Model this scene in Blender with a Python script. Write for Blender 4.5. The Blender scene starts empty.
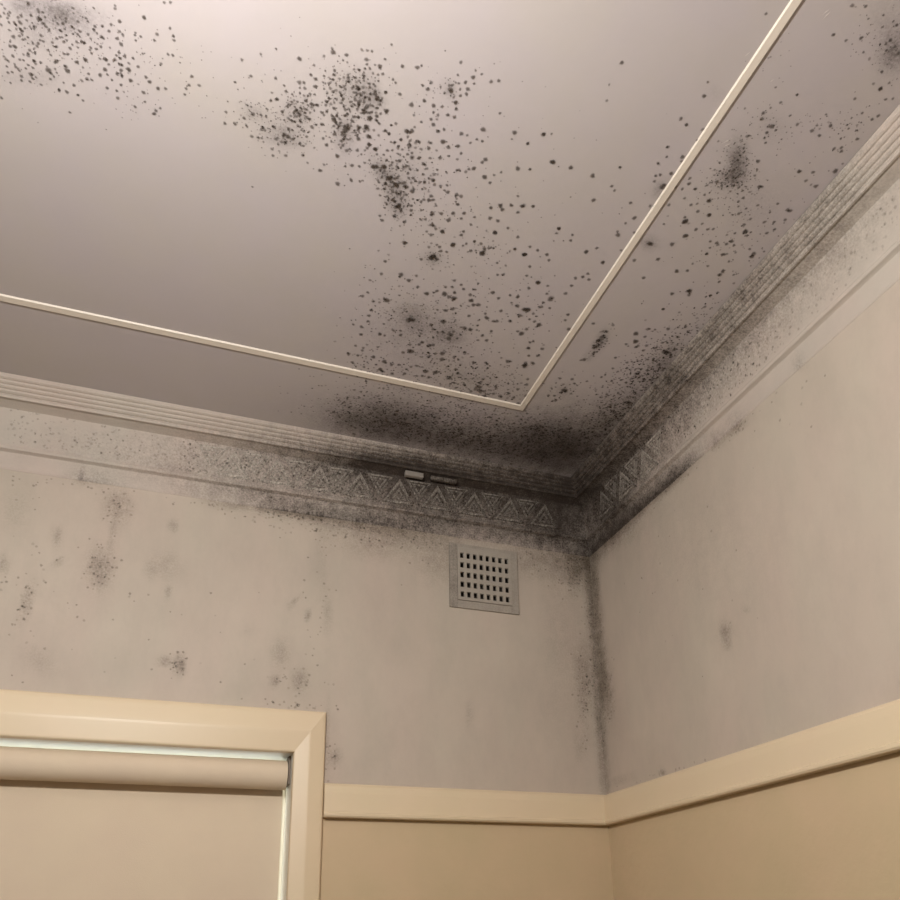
import bpy, bmesh, math, random
import numpy as np
from mathutils import Vector, Matrix

random.seed(7)
rng = np.random.default_rng(11)
scene = bpy.context.scene
C = scene.collection

# ------------------------------------------------------------------ camera
EYE = 1.5
FPX, PX, PY = 808.829, 469.037, 677.094          # focal length and optical centre, 900 px frame
RC = np.array([[0.94071723, -0.33866168, -0.01895653],     # world -> (right, down, forward)
               [0.08530829, 0.29031583, -0.95312078],
               [0.32828887, 0.89499999, 0.30199575]])
CAM = np.array([-1.1372, -2.0, EYE])
cd = bpy.data.cameras.new('camera')
cam = bpy.data.objects.new('camera', cd)
C.objects.link(cam)
cd.sensor_width = 36.0
cd.lens = FPX * 36.0 / 900.0
cd.shift_x = -(PX - 450.0) / 900.0
cd.shift_y = (PY - 450.0) / 900.0
cd.clip_start = 0.02
m = Matrix.Identity(4)
for i in range(3):
    m[i][0] = RC[0][i]
    m[i][1] = -RC[1][i]
    m[i][2] = -RC[2][i]
    m[i][3] = CAM[i]
cam.matrix_world = m
scene.camera = cam

# ------------------------------------------------------------------ world, lamp settings, exposure
world = bpy.data.worlds.new('world')
scene.world = world
world.use_nodes = True
bg = world.node_tree.nodes['Background']
bg.inputs['Color'].default_value = (0.95, 0.99, 0.93, 1)
bg.inputs['Strength'].default_value = 3.3
LAMP = (-1.40, -1.70, 2.32)
LAMP_STRENGTH = 850.0
LAMP_COLOR = (1.0, 0.965, 0.92)
vs = scene.view_settings
vs.view_transform = 'Standard'
vs.look = 'None'
vs.gamma = 1.0
vs.use_curve_mapping = False
vs.exposure = 0.0

# ------------------------------------------------------------------ room dimensions (metres, corner of the room at x = y = 0)
H = 2.8                      # ceiling
XL, YF = -3.3, -3.9          # far left wall, wall behind the camera
RAIL0, RAIL1 = 1.777, 1.863  # picture rail
WX0, WX1, WZ0, WZ1 = -2.10, -0.873, 0.92, 1.934     # window opening
VX0, VX1, VZ0, VZ1 = -0.436, -0.268, 2.40, 2.556     # duct behind the air vent

# ------------------------------------------------------------------ surface points from where the stains sit
KI = np.linalg.inv(np.array([[FPX, 0, PX], [0, FPX, PY], [0, 0, 1.0]]))
def ray(u, v):
    return RC.T @ KI @ np.array([u, v, 1.0])
def on_ceiling(u, v):
    d = ray(u, v); p = CAM + d * (H - EYE) / d[2]; return p[[0, 1]]
def on_back(u, v, off=0.0):
    d = ray(u, v); p = CAM + d * (-off - CAM[1]) / d[1]; return p[[0, 2]]
def on_right(u, v, off=0.0):
    d = ray(u, v); p = CAM + d * (-off - CAM[0]) / d[0]; return p[[1, 2]]

class Stains:
    """soft stains and painted shade on one surface, each a gaussian in the surface's own metres"""
    def __init__(s, fn, rows, dense=1.0):
        s.g = []; s.dense = dense
        for (u, v, su, sv, rot, amp) in rows:
            c = fn(u, v)
            J = np.array([(fn(u + 1, v) - c), (fn(u, v + 1) - c)]).T
            a = math.radians(rot)
            Rm = np.array([[math.cos(a), -math.sin(a)], [math.sin(a), math.cos(a)]])
            S = J @ Rm @ np.diag([su * su, sv * sv]) @ Rm.T @ J.T
            s.g.append((c, np.linalg.inv(S), amp))
    def at(s, P):
        P = np.asarray(P, float)
        keep = np.ones(len(P))
        for c, I, amp in s.g:
            d = P - c
            q = np.einsum('ni,ij,nj->n', d, I, d)
            keep *= 1 - min(amp, .98) * np.exp(-0.5 * q)
        return 1 - keep ** s.dense

CEIL_STAINS = [
    (566, 448, 36, 22, 0, .90), (520, 450, 44, 14, 10, .62), (410, 432, 55, 13, 9, .55), (388, 424, 28, 13, 8, .52),
    (470, 446, 40, 9, 10, .45), (350, 424, 20, 8, 8, .30), (640, 402, 40, 11, -48, .38), (610, 425, 20, 12, -45, .35),
    (665, 360, 14, 6, -50, .22), (540, 432, 18, 7, 0, .35), (445, 418, 60, 12, 10, .22),
    (58, 13, 15, 8, 10, .55), (22, 4, 9, 8, 0, .45), (42, 34, 18, 10, 0, .18), (30, 78, 20, 5, 0, .14), (85, 25, 18, 12, 0, .15),
    (354, 91, 12, 12, 0, .26), (298, 112, 9, 8, 0, .24), (284, 134, 14, 9, 10, .28), (346, 128, 6, 8, 0, .26), (344, 140, 5, 9, 0, .3),
    (388, 178, 6, 15, -35, .40), (397, 205, 6, 8, -20, .34), (254, 113, 8, 5, 0, .25), (368, 100, 5, 14, 0, .3), (378, 98, 4, 7, -15, .4),
    (409, 172, 12, 15, -25, .12), (450, 90, 4, 5, 0, .35), (433, 258, 5, 4, 0, .35), (390, 330, 20, 10, 0, .07),
    (410, 318, 10, 9, 0, .28), (450, 335, 10, 9, 0, .3), (428, 328, 22, 18, 0, .16), (430, 360, 45, 20, 5, .10), (480, 385, 30, 12, 10, .16),
    (737, 163, 6, 13, 5, .62), (731, 178, 10, 6, -20, .38), (770, 128, 12, 8, 0, .10), (649, 243, 6, 4, 0, .35), (660, 189, 4, 6, 40, .3),
    (895, 52, 9, 13, 20, .50), (890, 30, 12, 20, 0, .15), (755, 205, 25, 20, 0, .08), (716, 95, 6, 4, 0, .1), (600, 342, 8, 3, -55, .45), (588, 357, 4, 2, -40, .3), (564, 390, 5, 3, -30, .25),
]
BACK_STAINS_SHADE = [
    (400, 478, 55, 6, 9, .62), (495, 502, 50, 12, 8, .62), (560, 505, 24, 26, 0, .72), (345, 486, 50, 13, 8, .28), (420, 502, 50, 14, 8, .30), (300, 470, 45, 6, 9, .18),  # first blob paints in the shadow line beneath the reeds, the rest is mould
    (560, 530, 30, 10, 8, .45), (470, 529, 60, 7, 8, .42), (385, 522, 40, 7, 8, .40),
    (268, 496, 30, 3.0, 9, .55), (292, 512, 34, 2.6, 8, .62), (330, 518, 40, 6, 8, .30), (400, 535, 36, 8, 8, .30),
    (200, 491, 16, 2.6, 9, .36), (225, 505, 12, 2, 8, .3), (90, 480, 15, 3, 6, .20), (80, 474, 2, 6, 0, .25), (240, 470, 70, 14, 8, .14), (120, 455, 60, 5, 8, .10),
    (118, 506, 9, 11, 0, .27), (100, 568, 8, 13, 0, .34), (113, 536, 2.2, 12, 5, .20), (27, 602, 4, 13, 14, .24), (166, 565, 10, 9, 20, .15),
    (180, 665, 3.4, 6, 0, .45), (165, 661, 5, 3, 0, .32), (57, 537, 3, 7, 0, .25), (173, 526, 2.2, 4, 0, .36), (58, 562, 4, 2, -30, .26),
    (280, 653, 6, 9, 0, .20), (275, 681, 2.4, 3, 0, .5), (300, 681, 5, 7, 0, .30), (168, 592, 2, 4, 0, .3), (307, 615, 1.6, 3.4, 0, .42), (294, 602, 5, 1.3, -50, .28),
    (248, 631, 1.5, 3, 0, .25), (328, 615, 2.5, 14, 0, .16), (335, 757, 3.4, 5, 0, .34), (327, 745, 2, 30, 0, .16), (16, 460, 6, 3, 0, .2), (15, 510, 12, 16, 0, .08), (2, 565, 4, 6, 0, .3), (150, 570, 4, 6, 0, .12), (38, 660, 14, 8, 30, .10),
    (578, 558, 14, 12, 0, .55), (592, 595, 3.4, 34, -4, .45), (590, 560, 7, 16, 0, .55), (595, 620, 4.0, 50, -4, .42), (600, 720, 3.4, 55, -4, .40), (584, 690, 5, 22, 0, .26), (580, 660, 6, 14, 0, .14), (582, 746, 5, 10, 0, .14), (574, 575, 4, 12, 0, .35),
    (535, 560, 26, 12, 8, .20), (440, 560, 16, 16, 0, .20), (372, 548, 24, 8, 8, .14), (453, 565, 3, 14, 0, .12), (322, 560, 4, 30, 0, .06), (470, 715, 3, 10, 0, .12), (560, 640, 14, 60, 0, .08),
]
RIGHT_STAINS = [
    (640, 506, 32, 4.2, -41, .72), (606, 538, 16, 7, -42, .70), (670, 478, 16, 4.4, -41, .62), (592, 552, 6, 9, 0, .45), (735, 428, 9, 3, -42, .42), (716, 444, 5, 3, -42, .30),
    (598, 492, 20, 22, 0, .55), (640, 448, 30, 10, -48, .42), (612, 510, 14, 14, -40, .35), (636, 462, 14, 12, -45, .25), (690, 395, 26, 6, -47, .44), (735, 345, 30, 6, -47, .30), (780, 290, 34, 7, -48, .32), (850, 205, 40, 8, -48, .30), (660, 430, 8, 10, 0, .18), (700, 380, 7, 6, 0, .28),
    (725, 632, 3.6, 6.5, 0, .36), (727, 644, 2.6, 3.5, 20, .24), (746, 609, 2, 2, 0, .22), (597, 600, 3.0, 50, -4, .34), (593, 590, 3.2, 34, -4, .45), (601, 670, 4.5, 26, -5, .42), (603, 740, 2.6, 40, -4, .34), (606, 690, 5, 16, -8, .30),
    (690, 545, 50, 50, 0, .06), (798, 365, 6, 4, 0, .12), (620, 780, 9, 2, -18, .2), (662, 772, 2, 2, 0, .5),
]
class Both:
    def __init__(s, a, b): s.a, s.b = a, b
    def at(s, P): return 1 - (1 - s.a.at(P)) * (1 - s.b.at(P))
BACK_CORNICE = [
    (425, 478, 34, 5, 9, .93), (385, 472, 22, 4, 9, .8), (520, 490, 50, 20, 8, .60), (455, 490, 70, 20, 8, .40), (380, 478, 60, 16, 9, .28), (562, 495, 22, 30, 0, .55), (250, 470, 90, 18, 8, .12),  # first two blobs paint the dark of the gap under the reeds
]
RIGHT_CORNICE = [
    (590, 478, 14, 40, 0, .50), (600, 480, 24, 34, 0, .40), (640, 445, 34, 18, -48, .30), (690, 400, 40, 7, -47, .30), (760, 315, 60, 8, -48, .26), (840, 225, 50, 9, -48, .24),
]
ST_C = Stains(on_ceiling, CEIL_STAINS, 1.15)
ST_B = Stains(on_back, BACK_STAINS_SHADE, 1.3)
ST_BC = Both(Stains(lambda u, v: on_back(u, v, .008), BACK_STAINS_SHADE, 1.5), Stains(lambda u, v: on_back(u, v, .040), BACK_CORNICE, 1.5))
ST_R = Stains(on_right, RIGHT_STAINS, 1.3)
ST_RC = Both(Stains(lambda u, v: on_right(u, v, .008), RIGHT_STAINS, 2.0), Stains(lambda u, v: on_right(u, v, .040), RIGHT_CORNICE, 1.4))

# ------------------------------------------------------------------ materials
def nodes_of(name):
    mt = bpy.data.materials.new(name)
    mt.use_nodes = True
    nt = mt.node_tree
    return mt, nt, nt.nodes['Principled BSDF']

def nd(nt, kind, **kw):
    n = nt.nodes.new(kind)
    for k, v in kw.items():
        setattr(n, k, v)
    return n

def mixc(nt, fac, a, b, blend='MIX'):
    n = nd(nt, 'ShaderNodeMix', data_type='RGBA', blend_type=blend)
    for key, val in ((0, fac), (6, a), (7, b)):
        if isinstance(val, (int, float)):
            n.inputs[key].default_value = val
        elif isinstance(val, tuple):
            n.inputs[key].default_value = (*val, 1) if len(val) == 3 else val
        else:
            nt.links.new(val, n.inputs[key])
    return n.outputs[2]

def mth(nt, op, a, b=None, c=None, clamp=False):
    n = nd(nt, 'ShaderNodeMath', operation=op, use_clamp=clamp)
    for i, val in enumerate((a, b, c)):
        if val is None:
            continue
        if isinstance(val, (int, float)):
            n.inputs[i].default_value = val
        else:
            nt.links.new(val, n.inputs[i])
    return n.outputs[0]

def noise(nt, scale, detail=3, rough=.55, stretch=None):
    tc = nd(nt, 'ShaderNodeTexCoord')
    n = nd(nt, 'ShaderNodeTexNoise')
    n.inputs['Scale'].default_value = scale
    n.inputs['Detail'].default_value = detail
    n.inputs['Roughness'].default_value = rough
    if stretch:
        mp = nd(nt, 'ShaderNodeMapping')
        mp.inputs['Scale'].default_value = stretch
        nt.links.new(tc.outputs['Object'], mp.inputs['Vector'])
        nt.links.new(mp.outputs[0], n.inputs['Vector'])
    else:
        nt.links.new(tc.outputs['Object'], n.inputs['Vector'])
    return n.outputs['Fac']

MOULD = (0.040, 0.030, 0.024)
def paint(name, col, rough, var=.06, tint=None, stain=None, bump=.15, bscale=60, grain=.5, spec=.5, streak=None, mid=0.0, growth=MOULD):
    """painted plaster or timber; stain is 'mesh' (per vertex), 'object' or None"""
    mt, nt, bs = nodes_of(name)
    lo = noise(nt, 3.2, 4)
    dark = tuple(c * (1 - var * 2.2) for c in col)
    light = tuple(min(1, c * (1 + var * 1.6)) for c in col)
    base = mixc(nt, lo, dark, light)
    if tint:
        t = noise(nt, 5.5, 3, stretch=streak)
        t = mth(nt, 'MULTIPLY_ADD', t, 2.4, -.85, clamp=True)
        base = mixc(nt, t, base, mixc(nt, .5, base, tint))
    if mid:
        q = mth(nt, 'MULTIPLY_ADD', noise(nt, 14, 5, .7, stretch=streak), 3.0, -1.25, clamp=True)
        base = mixc(nt, mth(nt, 'MULTIPLY', q, mid * 2), base, tuple(c * .62 for c in col))
    if stain:
        at = nd(nt, 'ShaderNodeAttribute', attribute_name='stain')
        at.attribute_type = 'GEOMETRY' if stain == 'mesh' else 'OBJECT'
        s = at.outputs['Fac']
        n1 = noise(nt, 210, 3, .7)
        n2 = noise(nt, 38, 4, .65)
        g = mth(nt, 'ADD', mth(nt, 'MULTIPLY_ADD', n1, 2.6 * grain, -1.3 * grain), mth(nt, 'MULTIPLY_ADD', n2, 1.8 * grain, -.9 * grain))
        # grain matters where the growth is partial
        w = mth(nt, 'MULTIPLY', mth(nt, 'MULTIPLY', s, mth(nt, 'SUBTRACT', 1.08, s)), 3.2)
        f = mth(nt, 'MULTIPLY_ADD', g, w, s, clamp=True)
        base = mixc(nt, f, base, growth)
    nt.links.new(base, bs.inputs['Base Color'])
    bs.inputs['Roughness'].default_value = rough
    bs.inputs['Specular IOR Level'].default_value = spec
    if bump:
        b = nd(nt, 'ShaderNodeBump')
        b.inputs['Strength'].default_value = bump
        b.inputs['Distance'].default_value = .004
        nt.links.new(noise(nt, bscale, 4), b.inputs['Height'])
        nt.links.new(b.outputs[0], bs.inputs['Normal'])
    return mt

M = {}
M['ceiling'] = paint('ceiling_paint', (.505, .457, .462), .75, .03, (.50, .46, .40), 'mesh', .10, 30, .42, .25)
M['upper'] = paint('upper_wall_paint', (.515, .450, .374), .62, .08, (.55, .43, .375), 'mesh', .22, 22, .55, .35, (1, 1, .45), mid=.12, growth=(.085, .062, .040))
M['lower'] = paint('lower_wall_paint', (.62, .474, .308), .6, .04, (.50, .42, .25), None, .25, 40, .5, .35)
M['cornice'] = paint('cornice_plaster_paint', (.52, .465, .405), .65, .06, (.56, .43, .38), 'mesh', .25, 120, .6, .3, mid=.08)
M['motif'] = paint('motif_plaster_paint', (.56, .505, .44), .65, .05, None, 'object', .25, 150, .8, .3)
M['strip'] = paint('strip_paint', (.80, .725, .63), .5, .03, None, 'mesh', .08, 40, .5, .4)
M['cream'] = paint('cream_gloss_paint', (.74, .60, .42), .40, .03, (.70, .60, .40), None, .06, 14, .5, .5)
M['white'] = paint('white_gloss_paint', (.82, .80, .72), .35, .02, None, None, .04, 20)
M['fabric'] = paint('blind_fabric', (.72, .605, .46), .85, .025, (.66, .53, .42), None, .12, 400, .5, .15)
M['vent'] = paint('vent_plaster', (.39, .345, .295), .6, .04, (.46, .42, .35), 'object', .2, 200, .5, .3)
M['duct'] = paint('duct_black', (.035, .025, .02), .9, .1, None, None, 0)  # near-black colour paints in the darkness of the vent holes
M['metal'] = paint('bracket_metal', (.22, .18, .14), .6, .05, None, None, 0)
M['floor'] = paint('floor_carpet', (.13, .105, .08), .95, .08, (.26, .2, .16), None, .6, 300, .5, .1)
M['plain'] = paint('plain_wall_paint', (.30, .265, .225), .62, .04, None, None, .1, 30)
M['chip'] = paint('bare_plaster', (.27, .24, .21), .8, .05, None, None, .3, 200)
M['scrape'] = paint('scraped_ceiling_paint', (.62, .57, .54), .8, .05, None, None, 0)
M['cord'] = paint('lamp_cord', (.75, .72, .66), .5, .02, None, None, 0)

mt, nt, bs = nodes_of('window_glass')
bs.inputs['Base Color'].default_value = (.95, .97, .97, 1)
bs.inputs['Roughness'].default_value = .02
bs.inputs['Transmission Weight'].default_value = 1
bs.inputs['IOR'].default_value = 1.02
M['glass'] = mt

mt, nt, bs = nodes_of('lamp_bulb_glow')
bs.inputs['Base Color'].default_value = (.9, .88, .8, 1)
bs.inputs['Emission Color'].default_value = (*LAMP_COLOR, 1)
bs.inputs['Emission Strength'].default_value = LAMP_STRENGTH
M['bulb'] = mt

# mould colony: dense core, feathered rim
mt, nt, bs = nodes_of('mould_colony')
at = nd(nt, 'ShaderNodeAttribute', attribute_name='growth')
bs.inputs['Base Color'].default_value = (.078, .059, .046, 1)
bs.inputs['Roughness'].default_value = .95
bs.inputs['Specular IOR Level'].default_value = .1
tr = nd(nt, 'ShaderNodeBsdfTransparent')
mx = nd(nt, 'ShaderNodeMixShader')
out = nt.nodes['Material Output']
nt.links.new(at.outputs['Fac'], mx.inputs[0])
nt.links.new(tr.outputs[0], mx.inputs[1])
nt.links.new(bs.outputs[0], mx.inputs[2])
nt.links.new(mx.outputs[0], out.inputs['Surface'])
M['mould'] = mt

# ------------------------------------------------------------------ helpers
def tag(o, label=None, cat=None, group=None, kind=None):
    if label: o['label'] = label
    if cat: o['category'] = cat
    if group: o['group'] = group
    if kind: o['kind'] = kind
    return o

def mesh_obj(name, verts, faces, mat, parent=None, smooth=False, mats=None, stain=None, midx=None):
    me = bpy.data.meshes.new(name)
    me.from_pydata([tuple(map(float, v)) for v in verts], [], faces)
    for mm in (mats or [mat]):
        me.materials.append(mm)
    if midx is not None:
        me.polygons.foreach_set('material_index', midx)
    if smooth:
        me.polygons.foreach_set('use_smooth', [True] * len(me.polygons))
    if stain is not None:
        a = me.attributes.new('stain', 'FLOAT', 'POINT')
        a.data.foreach_set('value', np.asarray(stain, np.float32))
    me.update()
    o = bpy.data.objects.new(name, me)
    C.objects.link(o)
    if parent: o.parent = parent
    return o

def empty(name, loc, parent=None):
    o = bpy.data.objects.new(name, None)
    o.location = loc
    o.empty_display_size = .05
    C.objects.link(o)
    if parent: o.parent = parent
    return o

def fix_normals(o):
    bm = bmesh.new(); bm.from_mesh(o.data)
    bmesh.ops.recalc_face_normals(bm, faces=bm.faces)
    bm.to_mesh(o.data); bm.free()
    return o

def box(name, lo, hi, mat, parent=None, bev=0.0, org=None):
    bm = bmesh.new()
    bmesh.ops.create_cube(bm, size=1)
    for v in bm.verts:
        v.co = Vector([lo[i] + (v.co[i] + .5) * (hi[i] - lo[i]) - (org[i] if org else 0) for i in range(3)])
    if bev:
        bmesh.ops.bevel(bm, geom=bm.edges[:], offset=bev, segments=2, affect='EDGES', profile=.6)
    me = bpy.data.meshes.new(name); bm.to_mesh(me); bm.free()
    me.materials.append(mat)
    o = bpy.data.objects.new(name, me); C.objects.link(o)
    if parent: o.parent = parent
    return o

def lines(a, b, fa, fb, fine, coarse, extra=()):
    """grid lines from a to b, fine between fa and fb"""
    s = set()
    def add(p, q, st):
        n = max(1, int(round((q - p) / st)))
        for i in range(n + 1): s.add(round(p + (q - p) * i / n, 5))
    if fa > a: add(a, fa, coarse)
    add(max(a, fa), min(b, fb), fine)
    if fb < b: add(fb, b, coarse)
    for e in extra: s.add(round(e, 5))
    r = sorted(s)
    out = [r[0]]
    for x in r[1:]:
        if x - out[-1] > 1e-4: out.append(x)
    return out

def grid_surface(name, us, vs_, place, mat_fn, mats, stains=None, holes=()):
    """rectangular sheet u x v with holes; place(u, v) -> xyz"""
    idx = {}; verts = []; uv = []; faces = []; mi = []
    def vid(i, j):
        k = (i, j)
        if k not in idx:
            idx[k] = len(verts); verts.append(place(us[i], vs_[j])); uv.append((us[i], vs_[j]))
        return idx[k]
    for i in range(len(us) - 1):
        for j in range(len(vs_) - 1):
            cu, cv = (us[i] + us[i + 1]) / 2, (vs_[j] + vs_[j + 1]) / 2
            if any(h[0] < cu < h[1] and h[2] < cv < h[3] for h in holes): continue
            faces.append((vid(i, j), vid(i + 1, j), vid(i + 1, j + 1), vid(i, j + 1)))
            mi.append(mat_fn(cu, cv))
    st = stains.at(uv) if stains else None
    return mesh_obj(name, verts, faces, None, mats=mats, stain=st, midx=mi)

# ------------------------------------------------------------------ the room shell
ceiling = grid_surface('ceiling', lines(XL, 0, -1.9, 0, .012, .2), lines(YF, 0, -1.7, 0, .012, .2),
                       lambda x, y: (x, y, H), lambda a, b: 0, [M['ceiling']], ST_C)
tag(ceiling, 'grey mauve painted ceiling speckled with black mould', 'ceiling', kind='structure')

wall_back = grid_surface('wall_back', lines(XL, 0, -1.75, 0, .012, .2, (WX0, WX1, VX0, VX1)),
                         lines(0, H, RAIL0, H, .012, .25, (WZ0, WZ1, VZ0, VZ1, 1.82)),
                         lambda x, z: (x, 0, z), lambda x, z: 0 if z > 1.82 else 1, [M['upper'], M['lower']], ST_B,
                         [(WX0, WX1, WZ0, WZ1), (VX0, VX1, VZ0, VZ1)])
tag(wall_back, 'stained off-white wall with the window and air vent, cream below the rail', 'wall', kind='structure')

wall_right = grid_surface('wall_right', lines(YF, 0, -1.5, 0, .012, .2), lines(0, H, RAIL0, H, .012, .25, (1.82,)),
                          lambda y, z: (0, y, z), lambda y, z: 0 if z > 1.82 else 1, [M['upper'], M['lower']], ST_R)
tag(wall_right, 'bare off-white wall on the right, cream below the rail', 'wall', kind='structure')

def plain_wall(name, quad, mat, label, cat):
    o = mesh_obj(name, quad, [(0, 1, 2, 3)], mat)
    return tag(o, label, cat, kind='structure')
plain_wall('wall_left', [(XL, YF, 0), (XL, 0, 0), (XL, 0, H), (XL, YF, H)], M['plain'], 'plain cream wall opposite the right wall', 'wall')
plain_wall('wall_front', [(XL, YF, 0), (0, YF, 0), (0, YF, H), (XL, YF, H)], M['plain'], 'plain cream wall facing the window wall', 'wall')
plain_wall('floor', [(XL, YF, 0), (0, YF, 0), (0, 0, 0), (XL, 0, 0)], M['floor'], 'brown carpeted floor of the room', 'floor')

# ------------------------------------------------------------------ mouldings run along a profile
def run_profile(name, prof, axis, length, mat, stains=None, step=.012, fine_to=1.75, closed=True, smooth=False):
    """prof: list of (distance from the wall, height); mitred into the room corner"""
    n = len(prof)
    ss = [0.0]
    while ss[-1] < length - 1e-6:
        ss.append(min(length, ss[-1] + (step if ss[-1] < fine_to else .25)))
    verts = []; uv = []
    for s in ss:
        for (d, z) in prof:
            a = -(d + s * (length - d) / length)
            verts.append((a, -d, z) if axis == 'x' else (-d, a, z))
            uv.append((a, z))
    faces = []
    for i in range(len(ss) - 1):
        for j in range(n if closed else n - 1):
            k = (j + 1) % n
            faces.append((i * n + j, i * n + k, (i + 1) * n + k, (i + 1) * n + j))
    if closed:
        faces += [tuple(range(n)), tuple(range((len(ss) - 1) * n, len(ss) * n))]
    st = None
    if stains: st = stains.at(uv)
    o = mesh_obj(name, verts, faces, mat, stain=st, smooth=smooth)
    return fix_normals(o)

def arc(c, r, a0, a1, n):
    return [(c[0] + r * math.cos(math.radians(a0 + (a1 - a0) * i / n)), c[1] + r * math.sin(math.radians(a0 + (a1 - a0) * i / n))) for i in range(n + 1)]

# cornice: reeded band under the ceiling, shadow groove, sloping frieze, bead, flat lower board
FR_TOP, FR_BOT = (.0370, 2.7470), (.0150, 2.6620)
prof = [(0.0, H - .0005), (.104, H - .0005), (.104, 2.7950)]
for k in range(4):                         # four shallow reeds stepping down and in
    d0, z0 = .1025 - k * .0078, 2.7945 - k * .0078
    prof += [(d0 + .0006, z0 - .0010), (d0 + .0002, z0 - .0040), (d0 - .0034, z0 - .0068), (d0 - .0066, z0 - .0072)]
prof += [(.0720, 2.7630), (.0735, 2.7590), (.0710, 2.7545), (.0670, 2.7540), (.0650, 2.7565)]      # bead under the reeds
prof += [(.0540, 2.7530), (.0430, 2.7495)]                                                          # plain soffit back to the frieze
prof += [FR_TOP, FR_BOT, (.0150, 2.6590), (.0185, 2.6565), (.0192, 2.6525), (.0172, 2.6475), (.0110, 2.6450), (.0078, 2.6430), (.0030, 2.6050), (.0012, 2.6000), (0.0, 2.5990)]
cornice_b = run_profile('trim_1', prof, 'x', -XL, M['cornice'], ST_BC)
tag(cornice_b, 'mould-blackened plaster cornice above the window wall', 'cornice', kind='structure')
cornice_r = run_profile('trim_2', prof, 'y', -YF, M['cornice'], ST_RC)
tag(cornice_r, 'reeded plaster cornice above the bare right wall', 'cornice', kind='structure')

# picture rails, split where the window casing interrupts the back one
rp = [(0, RAIL0), (.0200, RAIL0), (.0230, RAIL0 + .004), (.0230, RAIL0 + .010), (.0195, RAIL0 + .013), (.0185, RAIL0 + .060), (.0165, RAIL1 - .010), (.0110, RAIL1 - .003), (.004, RAIL1), (0, RAIL1)]
CASE_R, CASE_T, CASE_L = -0.795, 2.044, WX0 - .078
rail_b = run_profile('trim_3', rp, 'x', -CASE_R - .0008, M['cream'], None, step=.1)
tag(rail_b, 'cream picture rail between the window casing and the room corner', 'picture rail', kind='structure')
rail_r = run_profile('trim_4', rp, 'y', -YF, M['cream'], None, step=.1)
tag(rail_r, 'long cream picture rail along the right wall', 'picture rail', kind='structure')
rv = [(CASE_L - .0008, -d, z) for d, z in rp] + [(XL, -d, z) for d, z in rp]
n = len(rp)
rail_l = fix_normals(mesh_obj('trim_7', rv, [(j, (j + 1) % n, n + (j + 1) % n, n + j) for j in range(n)] + [tuple(range(n))], M['cream']))
tag(rail_l, 'cream picture rail on the far side of the window', 'picture rail', kind='structure')

# ceiling strips, mitred where they meet
SX, SY, SW = -.3785, -.3690, .0104
SWY = .0080                   # the one beside the right wall is narrower
def strip(name, axis, label):
    verts = []; uv = []; faces = []
    pr = [(-1, 0), (-.8, .0034), (.8, .0034), (1, 0)]
    L = (-XL if axis == 'x' else -YF)
    ss = [i * .02 for i in range(81)] + [L]
    for s in ss:
        for (o_, h) in pr:
            x0, y0 = SX - o_ * SWY, SY - o_ * SW
            if axis == 'x':
                p = (x0 - s if s < L else XL, y0, H - h)
            else:
                p = (x0, y0 - s if s < L else YF, H - h)
            verts.append(p); uv.append(p[:2])
    for i in range(len(ss) - 1):
        for j in range(3):
            faces.append((i * 4 + j, i * 4 + j + 1, (i + 1) * 4 + j + 1, (i + 1) * 4 + j))
    o = fix_normals(mesh_obj(name, verts, faces, M['strip'], stain=ST_C.at(uv) * .55))
    return tag(o, label, 'ceiling strip', kind='structure')
strip('trim_5', 'x', 'thin pale batten on the ceiling parallel to the window wall')
strip('trim_6', 'y', 'thin pale batten on the ceiling running alongside the right wall')

# ------------------------------------------------------------------ triangle reliefs cast into the frieze
fd = np.array([FR_TOP[0] - FR_BOT[0], FR_TOP[1] - FR_BOT[1]])
FL = np.linalg.norm(fd); fd /= FL
def ring_tri(verts, faces, w, h, k0, k1, base, rise):
    """a raised triangular ring between scale k0 and k1 about the triangle's centre"""
    cx, cy = 0, h / 3
    T = [(-w / 2, 0), (w / 2, 0), (0, h)]
    b = len(verts)
    for k, z in ((k0 * 1.04, base), (k0 * .96, rise), (k1, rise), (k1 * .92, base)):
        for (x, y) in T:
            verts.append((cx + (x - cx) * k, cy + (y - cy) * k, z))
    for q in range(3):
        for i in range(3):
            j = (i + 1) % 3
            faces.append((b + q * 3 + i, b + q * 3 + j, b + q * 3 + 3 + j, b + q * 3 + 3 + i))
def motif_mesh(name, w, h, rings, pit):
    verts = []; faces = []
    for k0, k1, rise in rings: ring_tri(verts, faces, w, h, k0, k1, -.0008, rise)
    if pit:
        b = len(verts)
        for (x, y) in ((-w / 2, 0), (w / 2, 0), (0, h)): verts.append((x * pit, h / 3 + (y - h / 3) * pit, -.0008))
        verts.append((0, h / 3, .0030))
        faces += [(b, b + 1, b + 3), (b + 1, b + 2, b + 3), (b + 2, b, b + 3)]
    me = bpy.data.meshes.new(name)
    me.from_pydata(verts, [], faces); me.materials.append(M['motif'])
    bm = bmesh.new(); bm.from_mesh(me); bmesh.ops.recalc_face_normals(bm, faces=bm.faces); bm.to_mesh(me); bm.free()
    return me
ME_UP = motif_mesh('triangle_relief', .090, .070, [(1, .72, .0042), (.48, .26, .0034)], 0)
ME_DN = motif_mesh('inverted_triangle_relief', .082, .064, [(.90, .70, .0036), (.52, .30, .0032)], 0)
PITCH = .1135
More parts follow.
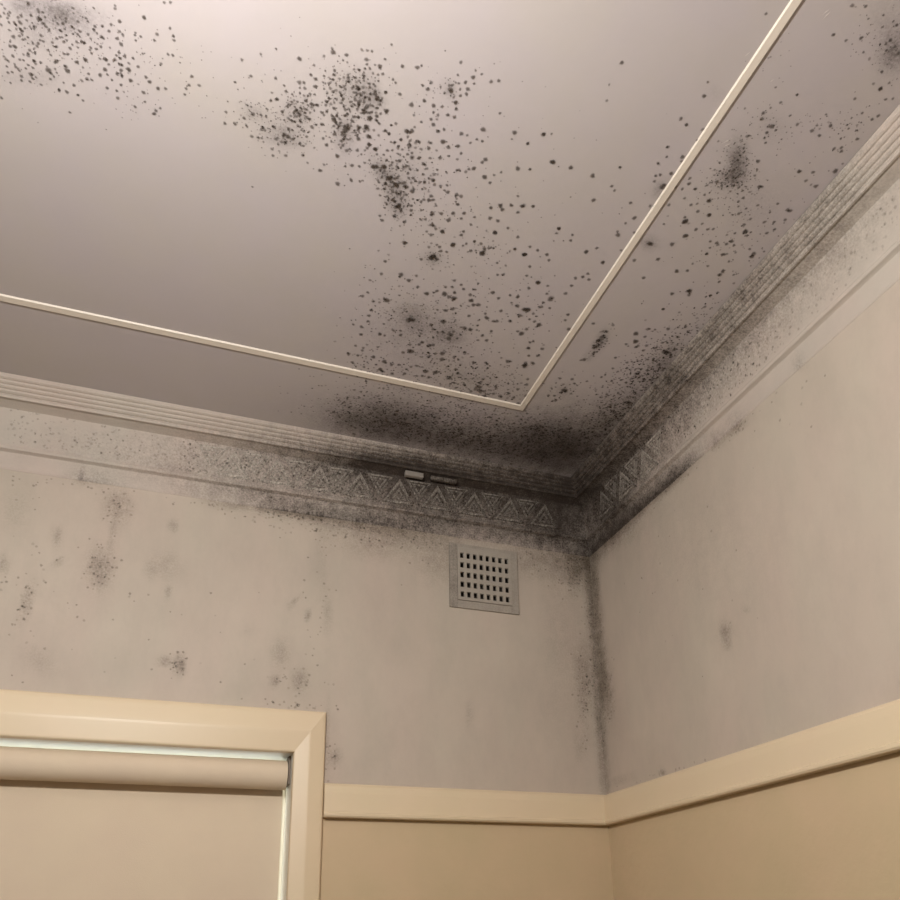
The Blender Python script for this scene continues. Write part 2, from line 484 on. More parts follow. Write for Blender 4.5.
def motif(axis, parent, a, up, stains):
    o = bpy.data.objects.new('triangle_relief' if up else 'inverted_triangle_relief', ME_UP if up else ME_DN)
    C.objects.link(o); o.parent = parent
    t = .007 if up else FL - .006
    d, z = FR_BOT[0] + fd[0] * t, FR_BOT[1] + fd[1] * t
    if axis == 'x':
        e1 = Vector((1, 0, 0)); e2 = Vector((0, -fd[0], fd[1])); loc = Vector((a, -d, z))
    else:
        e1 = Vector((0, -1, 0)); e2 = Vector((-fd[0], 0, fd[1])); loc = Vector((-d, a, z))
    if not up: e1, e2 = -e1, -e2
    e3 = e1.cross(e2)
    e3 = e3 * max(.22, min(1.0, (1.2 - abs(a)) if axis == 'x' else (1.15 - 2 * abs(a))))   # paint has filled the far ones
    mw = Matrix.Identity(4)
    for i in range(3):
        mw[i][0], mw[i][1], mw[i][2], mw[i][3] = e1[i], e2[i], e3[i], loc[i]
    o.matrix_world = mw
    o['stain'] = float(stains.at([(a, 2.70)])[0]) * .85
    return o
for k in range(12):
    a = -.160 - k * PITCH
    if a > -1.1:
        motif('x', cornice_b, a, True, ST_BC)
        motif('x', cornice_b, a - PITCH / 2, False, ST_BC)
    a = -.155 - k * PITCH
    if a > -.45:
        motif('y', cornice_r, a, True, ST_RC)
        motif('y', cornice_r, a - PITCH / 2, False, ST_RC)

chip = box('loose_plaster_chip', (-.606, -.0640, 2.7365), (-.552, -.0500, 2.7520), M['chip'], cornice_b, .003)
chip['label'] = 'pale loose chip of plaster'
sl = box('loose_plaster_sliver', (-.530, -.0620, 2.7390), (-.452, -.0500, 2.7510), M['motif'], cornice_b, .003)
sl['stain'] = .9
sl['label'] = 'thin dark sliver of loose plaster'

# ------------------------------------------------------------------ mould colonies: feathered discs lying on the surfaces
def colonies(name, parent, items, label):
    """items: (point, normal, radius, density)"""
    verts = []; faces = []; al = []
    for p, nrm, r, dens in items:
        nrm = Vector(nrm).normalized()
        e1 = nrm.orthogonal().normalized(); e2 = nrm.cross(e1)
        p = Vector(p) + nrm * (.0004 + random.random() * .0008)
        b = len(verts); K = 9
        verts.append(p + nrm * .0004); al.append(dens)
        ph = random.random() * 6.28
        rr = [r * random.uniform(.75, 1.25) for _ in range(K)]
        for q, (f, aa) in enumerate(((.5, .85), (1.0, 0.0))):
            for i in range(K):
                t = ph + i * 2 * math.pi / K
                verts.append(p + (e1 * math.cos(t) + e2 * math.sin(t)) * rr[i] * f); al.append(dens * aa)
        for i in range(K):
            j = (i + 1) % K
            faces.append((b, b + 1 + i, b + 1 + j))
            faces.append((b + 1 + i, b + 1 + K + i, b + 1 + K + j, b + 1 + j))
    o = mesh_obj(name, verts, faces, M['mould'], parent)
    a = o.data.attributes.new('growth', 'FLOAT', 'POINT')
    a.data.foreach_set('value', np.asarray(al, np.float32))
    tag(o, label, kind='stuff')
    return o

PXM = .0028                                      # metres per photo pixel on the ceiling, roughly
def read(tile, k, text):
    out = []
    for w in text.split():
        s = 0
        if w[-1] == 'b': s = 1; w = w[:-1]
        elif w[-1] == 'B': s = 2; w = w[:-1]
        x, y = w.split(',')
        out.append((tile[0] + float(x) / k, tile[1] + float(y) / k, s))
    return out
def px_size(u, v):
    c = on_ceiling(u, v)
    a, b = on_ceiling(u + 1, v) - c, on_ceiling(u, v + 1) - c
    return math.sqrt(abs(a[0] * b[1] - a[1] * b[0]))
def ceil_items(spots, gain=1.0):
    out = []
    for u, v, s in spots:
        x, y = on_ceiling(u, v)
        if x > -.06 or y > -.06: continue
        r = (2.0, 2.6, 3.1)[s] * random.uniform(.85, 1.15) * px_size(u, v)
        out.append(((x, y, H), (0, 0, -1), r, min(.95, (.56, .66, .72)[s] * random.uniform(.8, 1.1) * gain)))
    return out
def cloud(u, v, su, sv, rot, n, big=.08):
    a = math.radians(rot); out = []
    for _ in range(n):
        p, q = random.gauss(0, su), random.gauss(0, sv)
        out.append((u + p * math.cos(a) - q * math.sin(a), v + p * math.sin(a) + q * math.cos(a), 1 if random.random() < big else -1))
    return out
def ceil_specks(clouds):
    out = []
    for c in clouds:
        for u, v, s in cloud(*c):
            x, y = on_ceiling(u, v)
            if x > -.105 or y > -.105: continue
            r = (1.6 if s == 1 else random.uniform(.6, 1.15)) * px_size(u, v)
            out.append(((x, y, H), (0, 0, -1), r, random.uniform(.25, .62)))
    return out

T1 = read((0, 0), 5, "20,65 50,60 45,110 100,110b 125,140 45,148 68,180b 98,178 50,228b 75,232b 65,278 20,280 118,270 140,275 118,300 35,330 40,360 60,360 165,215 190,45 197,95B 155,75 230,130 245,150 262,210 240,250 175,265 170,300 282,303B 243,350B 235,330 255,365 270,380 253,392 130,340 155,370b 180,385 107,400 150,405 207,422 52,412 335,350B 330,330 385,308b 427,298B 320,265 350,240 332,200 390,105 440,105 475,130 470,150 485,165 400,155b 455,192 515,188 505,230 458,262 455,235 405,210 525,295b 525,345b 545,320 500,373b 435,393b 410,402 460,398 318,412 295,450 335,458b 392,472 605,218b 550,235 595,260b 600,290b 602,320b 605,350b 612,378 625,285 643,345B 643,315 665,290 690,330 585,360 653,402B 560,400 583,452 588,487b 575,25 575,40 600,105b 598,155 555,120 720,85b 675,175 703,180 680,200 785,168 772,200 850,140b 868,180b 870,200 805,318 865,275 840,270 730,383b 748,408B 790,440b 828,440 718,460b 725,508 675,530 803,540 770,568b 780,550 820,10 852,8 945,425 925,470 930,440 960,380 995,425 10,20 25,40 140,20 215,60 330,90 360,130 300,150 200,200 90,85 150,250 350,560 415,500")
T2 = read((220, 40), 5, "110,97 280,42 205,70 397,90b 470,125 155,178 75,210 278,188 520,77 568,60B 560,40 633,73b 615,100 708,45 737,50 760,55 733,95b 825,92 800,130b 800,140 765,165 790,172 792,203 865,195 858,20 455,172 478,192b 520,178 515,210 478,230b 475,270 553,210 553,240 580,215 320,225 330,255 397,210b 425,240 260,262 285,293b 255,297 400,265 420,275 430,303b 458,318B 440,325 482,322 312,355b 345,320 370,300 450,362 510,360b 535,355b 520,372 570,340b 555,318 545,290 635,370b 690,382b 722,355B 720,365 750,388B 733,430B 735,440 660,400b 570,390b 580,410b 590,430 630,430B 640,440B 625,450B 610,470 612,500 615,525 635,550b 650,545 573,467b 510,420b 480,422 460,435b 445,458 433,483 515,490 533,523b 400,518b 415,573b 437,612 520,620 500,650b 585,577b 660,625B 697,630 627,630 655,698b 700,705 587,717b 690,490b 690,450 690,430 742,480b 745,522B 752,485 725,550 687,550 747,600 725,612 775,545b 785,570 770,632B 820,632B 845,690B 880,720B 892,830B 838,550 820,455 845,468 858,425 793,475 770,450 828,260 830,352b 840,350 785,290B 800,320b 785,380b 785,400 690,240B 705,275b 720,310 735,330b 745,290 165,370B 75,418b 30,358 25,415 135,430 120,390 205,375 230,380 215,435 160,480 190,485 210,490 387,360B 410,345 375,350 340,480B 320,470 360,495 265,575 260,545 330,575 290,520 875,510 890,530 860,610 890,635 720,160 725,140 715,175 735,120 560,375b 570,400b 583,420 780,360 790,410 610,300 620,330 660,330 600,260 640,190 580,250")
T3 = read((360, 60), 4.5, "190,25b 258,33b 277,25 453,8 440,65 475,100b 513,105 520,45 510,75b 548,63 590,95b 625,92b 320,100b 305,130b 282,113 362,120 410,140B 405,130B 485,130b 480,153b 450,130 452,160 430,190b 432,215 180,152b 232,200B 290,183B 330,203b 370,208b 242,247 330,235 350,245 395,245b 425,255b 320,265b 330,290b 345,265 350,320b 378,310b 275,278 120,230b 140,292 160,285 115,145 118,320 130,330 210,320B 235,318b 245,300 222,385B 225,362 215,345 250,372 155,370 172,385 190,402 180,425 375,367B 398,390b 440,385b 310,395b 320,372 455,330b 483,337 553,312B 525,355 497,372 550,365 360,440b 397,432 438,445 455,418 265,440B 235,437b 285,465b 315,440 345,405 695,325B 825,333B 755,375 630,237 565,447b 550,460 512,487b 490,490 435,495 445,495 710,487B 765,490 867,457B 560,525B 603,515 585,550b 635,503 285,512 333,513 328,540b 335,558 390,505 230,550 395,595b 435,605b 455,612b 440,650b 320,610b 310,630b 330,628 280,580 365,690b 325,690B 417,687b 468,687b 398,718b 515,705 325,740b 295,715 330,745 370,770B 465,770 455,785 500,740 588,663b 632,655B 640,670b 680,652b 733,655b 710,610 780,657 585,710b 620,723b 607,773b 710,685 710,795 895,757b 665,755 205,822b 200,728 232,655 275,675 417,830B 320,785 300,770 345,830 310,840 330,885B 320,885b 275,895 390,862 365,858 478,825 515,815 545,825b 550,865B 560,855b 580,845 500,858 600,845 697,850 765,838 800,855 742,873b 840,875 40,340b 42,380b 70,400b 60,480B 110,482B 165,560B 175,655B 45,260b 25,300b 205,480 215,510 225,490 200,550b 210,570b 235,590b 240,575 260,630 275,635 90,700 100,720")
T4 = read((340, 220), 4.5, "290,100b 275,245B 268,255 310,270b 343,250 350,300b 390,330B 202,185 210,360B 200,355 150,365 135,270 185,240 100,340 125,325 140,405 125,455 130,430 60,470 97,480 95,515 180,512b 240,495 272,517b 437,318 470,330B 490,345b 512,350B 515,325b 475,300 515,270 545,290 505,300 557,310 608,312 590,362B 600,380b 622,380b 585,335 688,325B 713,350 735,245b 710,245 765,337 797,385B 800,345b 830,402b 848,400b 840,412 810,430b 765,452b 725,408 705,455 660,440b 655,420 690,455 895,470B 875,455 885,480 890,280b 850,305 840,250 830,155b 787,128 697,55b 320,445B 310,450B 330,450 465,455B 475,405b 505,400b 410,470b 420,490 440,505 560,485b 585,492b 500,515B 490,530b 510,500 580,430 400,565b 370,550b 355,560 320,592B 310,585b 285,595 315,560 460,600b 460,625b 400,615 430,600 420,560 515,615 560,595 640,520 620,540 660,540 680,500 815,510b 800,500 840,490 870,545 845,575 150,615B 80,608 38,602b 105,575 70,565 100,585 55,640 108,660 180,670b 190,680 200,635b 233,650 235,690 385,680b 430,685B 300,670 320,660 345,655 370,700 290,690 345,700 490,710b 400,705 755,635b 830,655B 835,640 870,645 850,610 655,640 665,665 600,640 625,750B 630,770b 610,760b 650,795b 650,770 700,750 760,780 800,760 835,790 845,715 840,740 800,825 780,800 720,790 690,780 560,740 530,690 520,670 590,770 420,160B 410,170b 435,175b 640,150B 650,125 605,95 460,50B 510,110B")
T5 = read((520, 120), 4.5, "107,62b 35,103 147,187B 227,213b 45,220 327,248b 330,360b 413,297 425,315 450,212 12,385 57,388 175,488b 228,540b 235,515 298,592b 345,575 373,640B 20,605b 45,658 130,630 80,730b 125,745 138,803B 105,820 120,780 135,845 95,840 250,710 283,705 310,718 232,745 305,690 205,778 20,850B 35,855b 60,870 440,515B 438,500 497,372 515,438b 475,463 585,385 605,385 455,585 515,505 640,300B 650,290b 610,250 630,245 605,275 680,240b 660,165 665,120 620,190 730,165b 725,185 750,20 820,40 797,90")
T5R = read((520, 120), 4.5, "580,553B 590,558b 515,630 620,625b 683,557b 742,520b 745,455B 735,460b 760,285b 790,308 730,310 740,350 700,300 670,380 830,335 850,360b 850,427b 800,410 770,380 820,465 870,490 845,490 855,545 890,560 840,600b 705,680b 753,677 683,780b 763,770B 750,770 845,655 643,850b 895,695 890,775 855,790 830,840 557,710")
T6 = read((520, 300), 4.5, "205,90 220,130b 215,65 20,292B 45,190 40,215 55,280 100,218 80,250")
T6R = read((520, 300), 4.5, "330,105 370,165B 355,180b 340,205b 330,215 375,140 390,142 418,112 290,268b 275,270 330,240 200,405B 185,415 160,452 155,430 235,355 245,375 430,258 520,150b 520,185B 530,205 478,198 562,165 575,130 570,205 555,225 605,215 520,212 480,280 650,230B 665,235B 640,190 690,225 680,255 710,165 745,120 668,130 645,40")
T7R = read((680, 80), 4.09, "340,135 370,112 412,90 480,60 335,157b 375,187b 360,190 355,215 345,235 350,255 275,228 450,145 480,180 540,205b 615,185b 570,225 560,185 715,75 745,133 820,35B 855,10 840,78 870,75 785,160 810,145 683,182 720,205 725,240 630,280 660,290 660,275 635,370b 545,375b 487,373B 555,433b 515,410 450,533B 440,530b 430,570 318,330b 315,365 325,435b 305,390 335,435 318,510 258,480b 240,495 120,550b 115,495 20,575B 25,635b 20,560 288,567 265,620B 262,590 275,635 225,625 240,545 355,625 345,580 300,710B 295,720b 285,690 175,712b 190,710 200,740 210,660b 190,670 220,675 150,665 108,710 65,610 175,780b 165,795 160,825 35,860b 38,878 125,880 220,830 70,505 40,400 60,445 150,415b 170,430 190,400 215,430 240,440 400,505 385,580 385,610")
T8 = read((600, 0), 3, "65,187b 20,300 313,288b 323,245 258,373 243,355 498,40 200,440 175,490 60,500")
T8R = read((600, 0), 3, "755,15b 797,18b 850,45 700,103b 783,113b 738,120 848,80 890,75b 858,130 790,155 808,175 840,265b 845,215 820,250 590,283 870,120b 885,140b 860,150 895,160b")
random.seed(19)
def mid_cloud(rows): return [(u, v, 0) for c in rows for (u, v, s) in cloud(*c)]
T1 += mid_cloud([(45, 25, 30, 18, 0, 60), (25, 60, 22, 14, 0, 25), (90, 40, 22, 16, 0, 22), (118, 62, 5, 14, 0, 12)])
T2 += mid_cloud([(352, 90, 13, 12, 0, 60), (298, 112, 9, 8, 0, 26), (280, 132, 12, 8, 0, 18), (362, 112, 12, 16, 0, 34), (346, 130, 7, 9, 0, 22), (388, 178, 6, 14, -35, 30), (378, 98, 3, 8, -15, 14), (396, 204, 5, 7, 0, 14), (325, 95, 25, 14, 0, 22)])
T3 += mid_cloud([(412, 170, 9, 16, -20, 26), (432, 205, 20, 24, 0, 26), (410, 135, 10, 12, 0, 14), (452, 92, 6, 10, 0, 8)])
random.seed(21)
colonies('mould_patch', ceiling, ceil_items(T1) + ceil_specks([(50, 35, 40, 26, 10, 200), (120, 70, 40, 22, 25, 90), (190, 60, 40, 40, 0, 25)]),
         'scattered mould colonies at the left of the ceiling')
colonies('mould_patch', ceiling, ceil_items(T2) + ceil_specks([(352, 92, 16, 16, 0, 150), (298, 112, 13, 12, 0, 70), (284, 135, 16, 12, 10, 130), (255, 114, 14, 8, 10, 50), (388, 178, 9, 17, -35, 140), (345, 135, 8, 10, 0, 40), (330, 110, 50, 32, 10, 120), (397, 205, 8, 10, -20, 80)]),
         'densest round cluster of mould colonies on the ceiling')
colonies('mould_patch', ceiling, ceil_items(T3 + T5 + T8) + ceil_specks([(450, 90, 8, 9, 0, 25), (432, 120, 20, 30, 0, 40), (410, 172, 12, 18, -25, 70), (430, 215, 24, 24, 0, 110), (480, 190, 45, 60, 0, 80), (433, 258, 7, 5, 0, 40), (481, 250, 12, 8, 0, 40), (600, 220, 60, 70, 0, 25)]),
         'loose trail of mould colonies across the middle of the ceiling')
colonies('mould_patch', ceiling, ceil_items(T4 + T6) + ceil_specks([(410, 318, 24, 16, 0, 150), (450, 335, 20, 18, 0, 120), (430, 365, 42, 20, 8, 260), (485, 385, 28, 12, 12, 260), (525, 315, 16, 26, 0, 80), (385, 300, 22, 26, 0, 60), (460, 290, 25, 16, 0, 50), (375, 370, 22, 10, 10, 60)]),
         'fine peppering of mould colonies inside the corner of the battens')
colonies('mould_patch', ceiling, ceil_items(T5R + T6R + T7R + T8R) + ceil_specks([(737, 165, 9, 17, 5, 150), (730, 178, 14, 8, -20, 120), (768, 128, 14, 12, 0, 60), (740, 205, 32, 26, 0, 130), (812, 122, 14, 6, 0, 30), (845, 135, 26, 8, -48, 50), (885, 40, 16, 24, 0, 90), (730, 250, 26, 22, 0, 60), (775, 55, 14, 18, 40, 15)]),
         'mould colonies on the ceiling margin beside the right wall')
colonies('mould_patch', ceiling, ceil_specks([(655, 365, 30, 10, -52, 420, .12), (628, 395, 34, 16, -45, 620, .10), (612, 420, 20, 14, -40, 300, .1), (560, 438, 34, 14, 0, 420, .1), (420, 424, 46, 13, 9, 900, .05), (490, 438, 46, 12, 10, 700, .05), (360, 412, 22, 12, 8, 220, .04), (564, 390, 12, 8, -30, 40, .1), (540, 432, 12, 5, -10, 120, .2), (600, 343, 10, 3, -55, 60, .1), (448, 405, 50, 8, 11, 200, .05), (700, 320, 20, 8, -50, 70, .1)]),
         'black mould bloom on the ceiling at the corner above the cornice')

def wall_specks(fn, surf, clouds, rmin=.8, rmax=1.5, off=0.0):
    out = []
    for c in clouds:
        for u, v, s in cloud(*c):
            a, z = fn(u, v)
            if a > -.004 or z > 2.592 or z < RAIL1 + .004: continue
            if surf == 'b' and ((VX0 - .03 < a < VX1 + .03 and 2.37 < z < 2.59) or (a < CASE_R + .003 and z < CASE_T + .004)): continue
            r = random.uniform(rmin, rmax) * .0030
            p, nrm = ((a, 0, z), (0, -1, 0)) if surf == 'b' else ((0, a, z), (-1, 0, 0))
            out.append((p, nrm, r, random.uniform(.10, .45)))
    return out
def frieze_specks(axis, spans, n):
    out = []
    for _ in range(n):
        a0, a1, w = random.choice(spans)
        a = random.uniform(a0, a1); t = random.uniform(.004, FL)
        d, z = FR_BOT[0] + fd[0] * t, FR_BOT[1] + fd[1] * t
        if axis == 'x': p, nrm = (a, -d, z), (0, -fd[1], -fd[0])
        else: p, nrm = (-d, a, z), (-fd[1], 0, -fd[0])
        out.append((p, nrm, random.uniform(.0018, .0042), random.uniform(.2, .65) * w))
    return out
random.seed(33)
colonies('mould_patch', wall_back, wall_specks(on_back, 'b', [
    (280, 512, 40, 5, 8, 120), (195, 494, 18, 5, 8, 50), (90, 481, 18, 5, 6, 45), (340, 528, 45, 8, 8, 130), (578, 570, 10, 14, 0, 120), (585, 690, 5, 22, 0, 90), (592, 620, 4, 40, 0, 60),
    (100, 568, 8, 14, 0, 40), (118, 506, 12, 10, 0, 40), (30, 480, 25, 14, 0, 25), (178, 664, 7, 6, 0, 26), (297, 680, 12, 8, 0, 24), (25, 600, 6, 16, 14, 24), (330, 752, 4, 10, 0, 16), (300, 705, 22, 2.5, 4, 24), (430, 545, 50, 9, 8, 90), (545, 560, 22, 10, 8, 60), (160, 600, 120, 70, 0, 50), (320, 600, 8, 40, 0, 30), (60, 560, 40, 40, 0, 25)]),
    'small mould specks over the window wall')
colonies('mould_patch', wall_right, wall_specks(on_right, 'r', [
    (642, 507, 34, 5, -41, 190), (735, 428, 12, 4, -42, 50), (606, 690, 5, 20, -5, 60), (602, 740, 2, 30, 0, 30), (597, 600, 3, 40, 0, 40), (680, 570, 60, 50, 0, 30), (780, 400, 30, 20, -42, 20), (660, 775, 40, 1.5, -18, 16)]),
    'small mould specks over the right wall')
colonies('mould_patch', cornice_b, frieze_specks('x', [(-.60, -.10, 1), (-.9, -.3, .9), (-1.2, -.6, .7), (-1.6, -.9, .45)], 1500), 'dark specks over the frieze')
colonies('mould_patch', cornice_r, frieze_specks('y', [(-.35, -.08, 1), (-.6, -.1, .9), (-.9, -.3, .6), (-1.3, -.6, .45)], 1000), 'dark specks over the frieze')

# pale scrape marks in the ceiling paint
random.seed(5)
verts = []; faces = []
for (u0, v0, u1, v1) in ((822, 15, 831, 8), (822, 20, 831, 11), (721, 144, 733, 138), (723, 147, 731, 143), (744, 57, 751, 51), (770, 82, 774, 79)):
    a0, b0 = Vector((*on_ceiling(u0, v0), H - .0003)), Vector((*on_ceiling(u1, v1), H - .0003))
    w = (b0 - a0).cross(Vector((0, 0, 1))).normalized() * .0010
    k = len(verts)
    verts += [a0, a0.lerp(b0, .5) + w, b0, a0.lerp(b0, .5) - w, a0.lerp(b0, .5) - Vector((0, 0, .0004))]
    faces += [(k, k + 1, k + 4), (k + 1, k + 2, k + 4), (k + 2, k + 3, k + 4), (k + 3, k, k + 4)]
tag(mesh_obj('scrape_marks', verts, faces, M['scrape'], ceiling), 'pale scrape marks in the ceiling paint', kind='stuff')

# ------------------------------------------------------------------ air vent
VP0, VP1, VQ0, VQ1 = -.458, -.246, 2.377, 2.577
vent = empty('air_vent', ((VP0 + VP1) / 2, 0, VQ0))
tag(vent, 'square painted wall vent with rows of small square holes below the cornice', 'air vent')
vo = vent.location
def vbox(name, x0, x1, y0, y1, z0, z1, mat, bev=0.0, parent=vent):
    return box(name, (x0, y0, z0), (x1, y1, z1), mat, parent, bev, org=tuple(vo))
b = .023
fr = empty('frame', (0, 0, 0), vent)
for nm, x0, x1, z0, z1 in (('frame_bar', VP0, VP0 + b, VQ0, VQ1), ('frame_bar', VP1 - b, VP1, VQ0, VQ1), ('frame_bar', VP0 + b, VP1 - b, VQ1 - .012, VQ1), ('frame_bar', VP0 + b, VP1 - b, VQ0, VQ0 + b)):
    o = vbox(nm, x0, x1, -.006, .010, z0, z1, M['vent'], .0012, parent=fr)
    o['stain'] = .30 if x0 == VP0 else .14  # left bar toned darker, standing in for a bevelled side
# perforated plate: 8 x 5 real holes
hx0, hx1, hz0, hz1 = -.4215, -.2835, 2.4175, 2.5385
hw, hh = .0112, .0168
cols = [hx0 + (hx1 - hx0) * i / 7 for i in range(8)]
rows = [hz0 + (hz1 - hz0) * i / 4 for i in range(5)]
xs = [VP0 + b] + sum([[c - hw / 2, c + hw / 2] for c in cols], []) + [VP1 - b]
zs = [VQ0 + b] + sum([[c - hh / 2, c + hh / 2] for c in rows], []) + [VQ1 - .012]
verts = []; faces = []; nx, nz = len(xs), len(zs)
for yy in (-.010, -.003):
    for x in xs:
        for z in zs: verts.append((x - vo.x, yy, z - vo.z))
def vi(k, i, j): return k * nx * nz + i * nz + j
hole = lambda i, j: i % 2 == 1 and j % 2 == 1 and 0 <= i < nx - 1 and 0 <= j < nz - 1
solid = lambda i, j: 0 <= i < nx - 1 and 0 <= j < nz - 1 and not hole(i, j)
for i in range(nx - 1):
    for j in range(nz - 1):
        if hole(i, j): continue
        faces.append((vi(0, i, j), vi(0, i + 1, j), vi(0, i + 1, j + 1), vi(0, i, j + 1)))
        faces.append((vi(1, i, j), vi(1, i, j + 1), vi(1, i + 1, j + 1), vi(1, i + 1, j)))
        for (di, dj, e) in ((-1, 0, ((i, j), (i, j + 1))), (1, 0, ((i + 1, j), (i + 1, j + 1))), (0, -1, ((i, j), (i + 1, j))), (0, 1, ((i, j + 1), (i + 1, j + 1)))):
            if not solid(i + di, j + dj):
                (a0, b0), (a1, b1) = e
                faces.append((vi(0, a0, b0), vi(0, a1, b1), vi(1, a1, b1), vi(1, a0, b0)))
gp = fix_normals(mesh_obj('perforated_plate', verts, faces, M['vent'], vent))
gp['stain'] = .07
# short duct in the wall
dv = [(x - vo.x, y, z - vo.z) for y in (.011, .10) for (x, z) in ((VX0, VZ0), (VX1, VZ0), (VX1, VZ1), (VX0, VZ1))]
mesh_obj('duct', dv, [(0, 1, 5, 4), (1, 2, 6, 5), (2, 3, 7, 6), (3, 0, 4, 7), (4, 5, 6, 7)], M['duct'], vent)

# ------------------------------------------------------------------ window: casing, lining, sash, pane
win = empty('window_1', ((WX0 + WX1) / 2, 0, WZ0))
tag(win, 'cream-cased window with a drawn roller blind', 'window', kind='structure')
wo = win.location
def casing(name, pts):
    """pts: list of stations, each a list of (x, y, z) profile points"""
    n = len(pts[0]); verts = [(p[0] - wo.x, p[1], p[2] - wo.z) for st in pts for p in st]
    faces = []
    for s in range(len(pts) - 1):
        for j in range(n):
            k = (j + 1) % n
            faces.append((s * n + j, s * n + k, (s + 1) * n + k, (s + 1) * n + j))
    faces += [tuple(range(n)), tuple(range((len(pts) - 1) * n, len(pts) * n))]
    return fix_normals(mesh_obj(name, verts, faces, M['cream'], win))
# profile across the casing: (fraction from inner to outer edge, projection)
cp = [(0, 0), (0, .0165), (.02, .0185), (.05, .0192), (.44, .0236), (.49, .0238), (.55, .0230), (.88, .0172), (.95, .0150), (.985, .0115), (1.0, .0060), (1.0, 0)]
wh, wv = CASE_T - WZ1, CASE_R - WX1
corner = lambda sx, f, d: ((WX1 + wv * f) if sx > 0 else (WX0 - wv * f), -d, WZ1 + wh * f)
head = casing('casing_head', [[corner(-1, f, d) for f, d in cp], [corner(1, f, d) for f, d in cp]])
casing('casing_jamb', [[corner(1, f, d) for f, d in cp], [(WX1 + wv * f, -d, WZ0) for f, d in cp]])
casing('casing_jamb', [[corner(-1, f, d) for f, d in cp], [(WX0 - wv * f, -d, WZ0) for f, d in cp]])
def wbox(name, x0, x1, y0, y1, z0, z1, mat, bev=0.0, parent=win):
    return box(name, (x0, y0, z0), (x1, y1, z1), mat, parent, bev, org=tuple(wo))
RD = .135                                     # depth of the reveal
wbox('lining_head', WX0 - .02, WX1 + .02, .0, RD, WZ1, WZ1 + .02, M['white'])
wbox('lining_jamb', WX1, WX1 + .02, .0, RD, WZ0, WZ1, M['white'])
wbox('lining_jamb', WX0 - .02, WX0, .0, RD, WZ0, WZ1, M['white'])
wbox('sill', CASE_L - .02, CASE_R + .02, -.05, RD, WZ0 - .03, WZ0, M['cream'], .006)
sash = empty('sash', (0, 0, 0), win)
st_ = .012
for nm, x0, x1, z0, z1 in (('sash_stile', WX0, WX0 + st_, WZ0, WZ1), ('sash_stile', WX1 - st_, WX1, WZ0, WZ1), ('sash_rail', WX0, WX1, WZ1 - st_, WZ1), ('sash_rail', WX0, WX1, WZ0, WZ0 + .04), ('meeting_rail', WX0, WX1, 1.40, 1.44)):
    wbox(nm, x0, x1, RD - .035, RD - .003, z0, z1, M['white'], .002, parent=sash)
wbox('pane', WX0 + st_, WX1 - st_, RD - .022, RD - .018, WZ0 + .04, 1.40, M['glass'])
wbox('pane', WX0 + st_, WX1 - st_, RD - .022, RD - .018, 1.44, WZ1 - st_, M['glass'])

# ------------------------------------------------------------------ roller blind hung in the reveal
RY, RR = .050, .0370
RZ = WZ1 - .0095 - RR
bx0, bx1 = WX0 + .012, WX1 - .0065
blind = empty('roller_blind', ((WX0 + WX1) / 2, RY, WZ0 + .02))
tag(blind, 'beige fabric roller blind drawn down inside the window casing', 'roller blind')
bo = blind.location
def cyl(name, x0, x1, r, mat, parent, seg=48, spiral=0.0, smooth=True, cz=RZ, cy=RY):
    verts = []; faces = []
    for x in (x0, x1):
        for i in range(seg):
            t = 2 * math.pi * i / seg
            verts.append((x - bo.x, cy + r * math.cos(t) - bo.y, cz + r * math.sin(t) - bo.z))
    for i in range(seg):
        j = (i + 1) % seg
        faces.append((i, j, seg + j, seg + i))
    verts += verts[:]                           # the end caps have their own rims, so the shading stays crisp
    faces += [tuple(range(2 * seg, 3 * seg))[::-1], tuple(range(3 * seg, 4 * seg))]
    o = fix_normals(mesh_obj(name, verts, faces, mat, parent))
    for p in o.data.polygons:
        if len(p.vertices) == 4: p.use_smooth = True
    return o
roll = cyl('fabric_roll', bx0, bx1 - .002, RR, M['fabric'], blind)
cyl('roller_tube', bx0 - .004, bx1, .016, M['metal'], roll)
FYB = RY + RR - .0008                             # fabric leaves the back of the roll
verts = []; faces = []
zz = [RZ, 1.80, 1.6, 1.4, 1.2, 1.0, WZ0 + .035]
fx1 = WX1 - .0095
for k, z in enumerate(zz):
    for x, y in ((bx0 + .006, FYB - .0010), (fx1, FYB - .0010), (fx1, FYB), (bx0 + .006, FYB)):
        verts.append((x - bo.x, y - bo.y, z - bo.z))
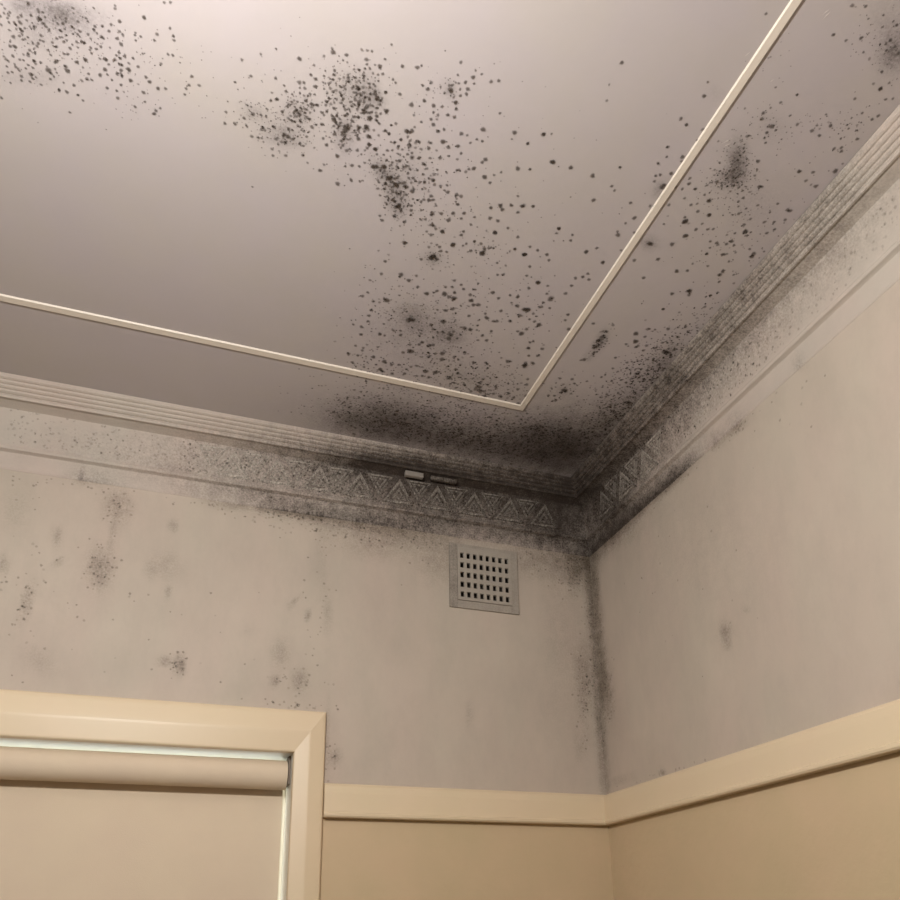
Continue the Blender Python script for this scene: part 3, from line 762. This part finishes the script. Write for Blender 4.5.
for k in range(len(zz) - 1):
    for j in range(4):
        faces.append((k * 4 + j, k * 4 + (j + 1) % 4, k * 4 + 4 + (j + 1) % 4, k * 4 + 4 + j))
faces += [(0, 1, 2, 3), tuple(range(len(verts) - 4, len(verts)))]
fix_normals(mesh_obj('fabric_sheet', verts, faces, M['fabric'], blind))
box('bottom_bar', (bx0 + .006 - bo.x, FYB - .008 - bo.y, WZ0 + .012 - bo.z), (fx1 - bo.x, FYB + .006 - bo.y, WZ0 + .036 - bo.z), M['fabric'], blind, .003)
for x0, x1 in ((WX1 - .0060, WX1 - .0005), (WX0 + .0005, WX0 + .0060)):
    box('bracket', (x0 - bo.x, RY - .022 - bo.y, RZ - .026 - bo.z), (x1 - bo.x, RY + .026 - bo.y, WZ1 - .0005 - bo.z), M['metal'], blind, .0015)

# ------------------------------------------------------------------ pendant bulb that lights the room (above the picture)
lamp = empty('pendant_lamp', LAMP)
tag(lamp, 'bare pendant bulb on a cord from the ceiling', 'lamp')
def lathe(name, prof, mat, parent, seg=24):
    verts = []; faces = []
    for r, z in prof:
        for i in range(seg):
            t = 2 * math.pi * i / seg
            verts.append((r * math.cos(t), r * math.sin(t), z))
    for k in range(len(prof) - 1):
        for i in range(seg):
            j = (i + 1) % seg
            faces.append((k * seg + i, k * seg + j, (k + 1) * seg + j, (k + 1) * seg + i))
    return fix_normals(mesh_obj(name, verts, faces, mat, parent, smooth=True))
lathe('bulb', [(.001, -.045)] + [(.045 * math.sin(math.radians(a)), -.045 * math.cos(math.radians(a))) for a in range(15, 150, 15)] + [(.016, .055), (.014, .062)], M['bulb'], lamp)
lathe('lamp_holder', [(.013, .056), (.020, .060), (.020, .095), (.008, .110), (.004, .112)], M['cord'], lamp)
lathe('cord', [(.0035, .108), (.0035, H - LAMP[2] - .02)], M['cord'], lamp, 10)
lathe('ceiling_rose', [(.006, H - LAMP[2] - .035), (.035, H - LAMP[2] - .022), (.042, H - LAMP[2] - .001), (.001, H - LAMP[2] - .001)], M['cord'], lamp)
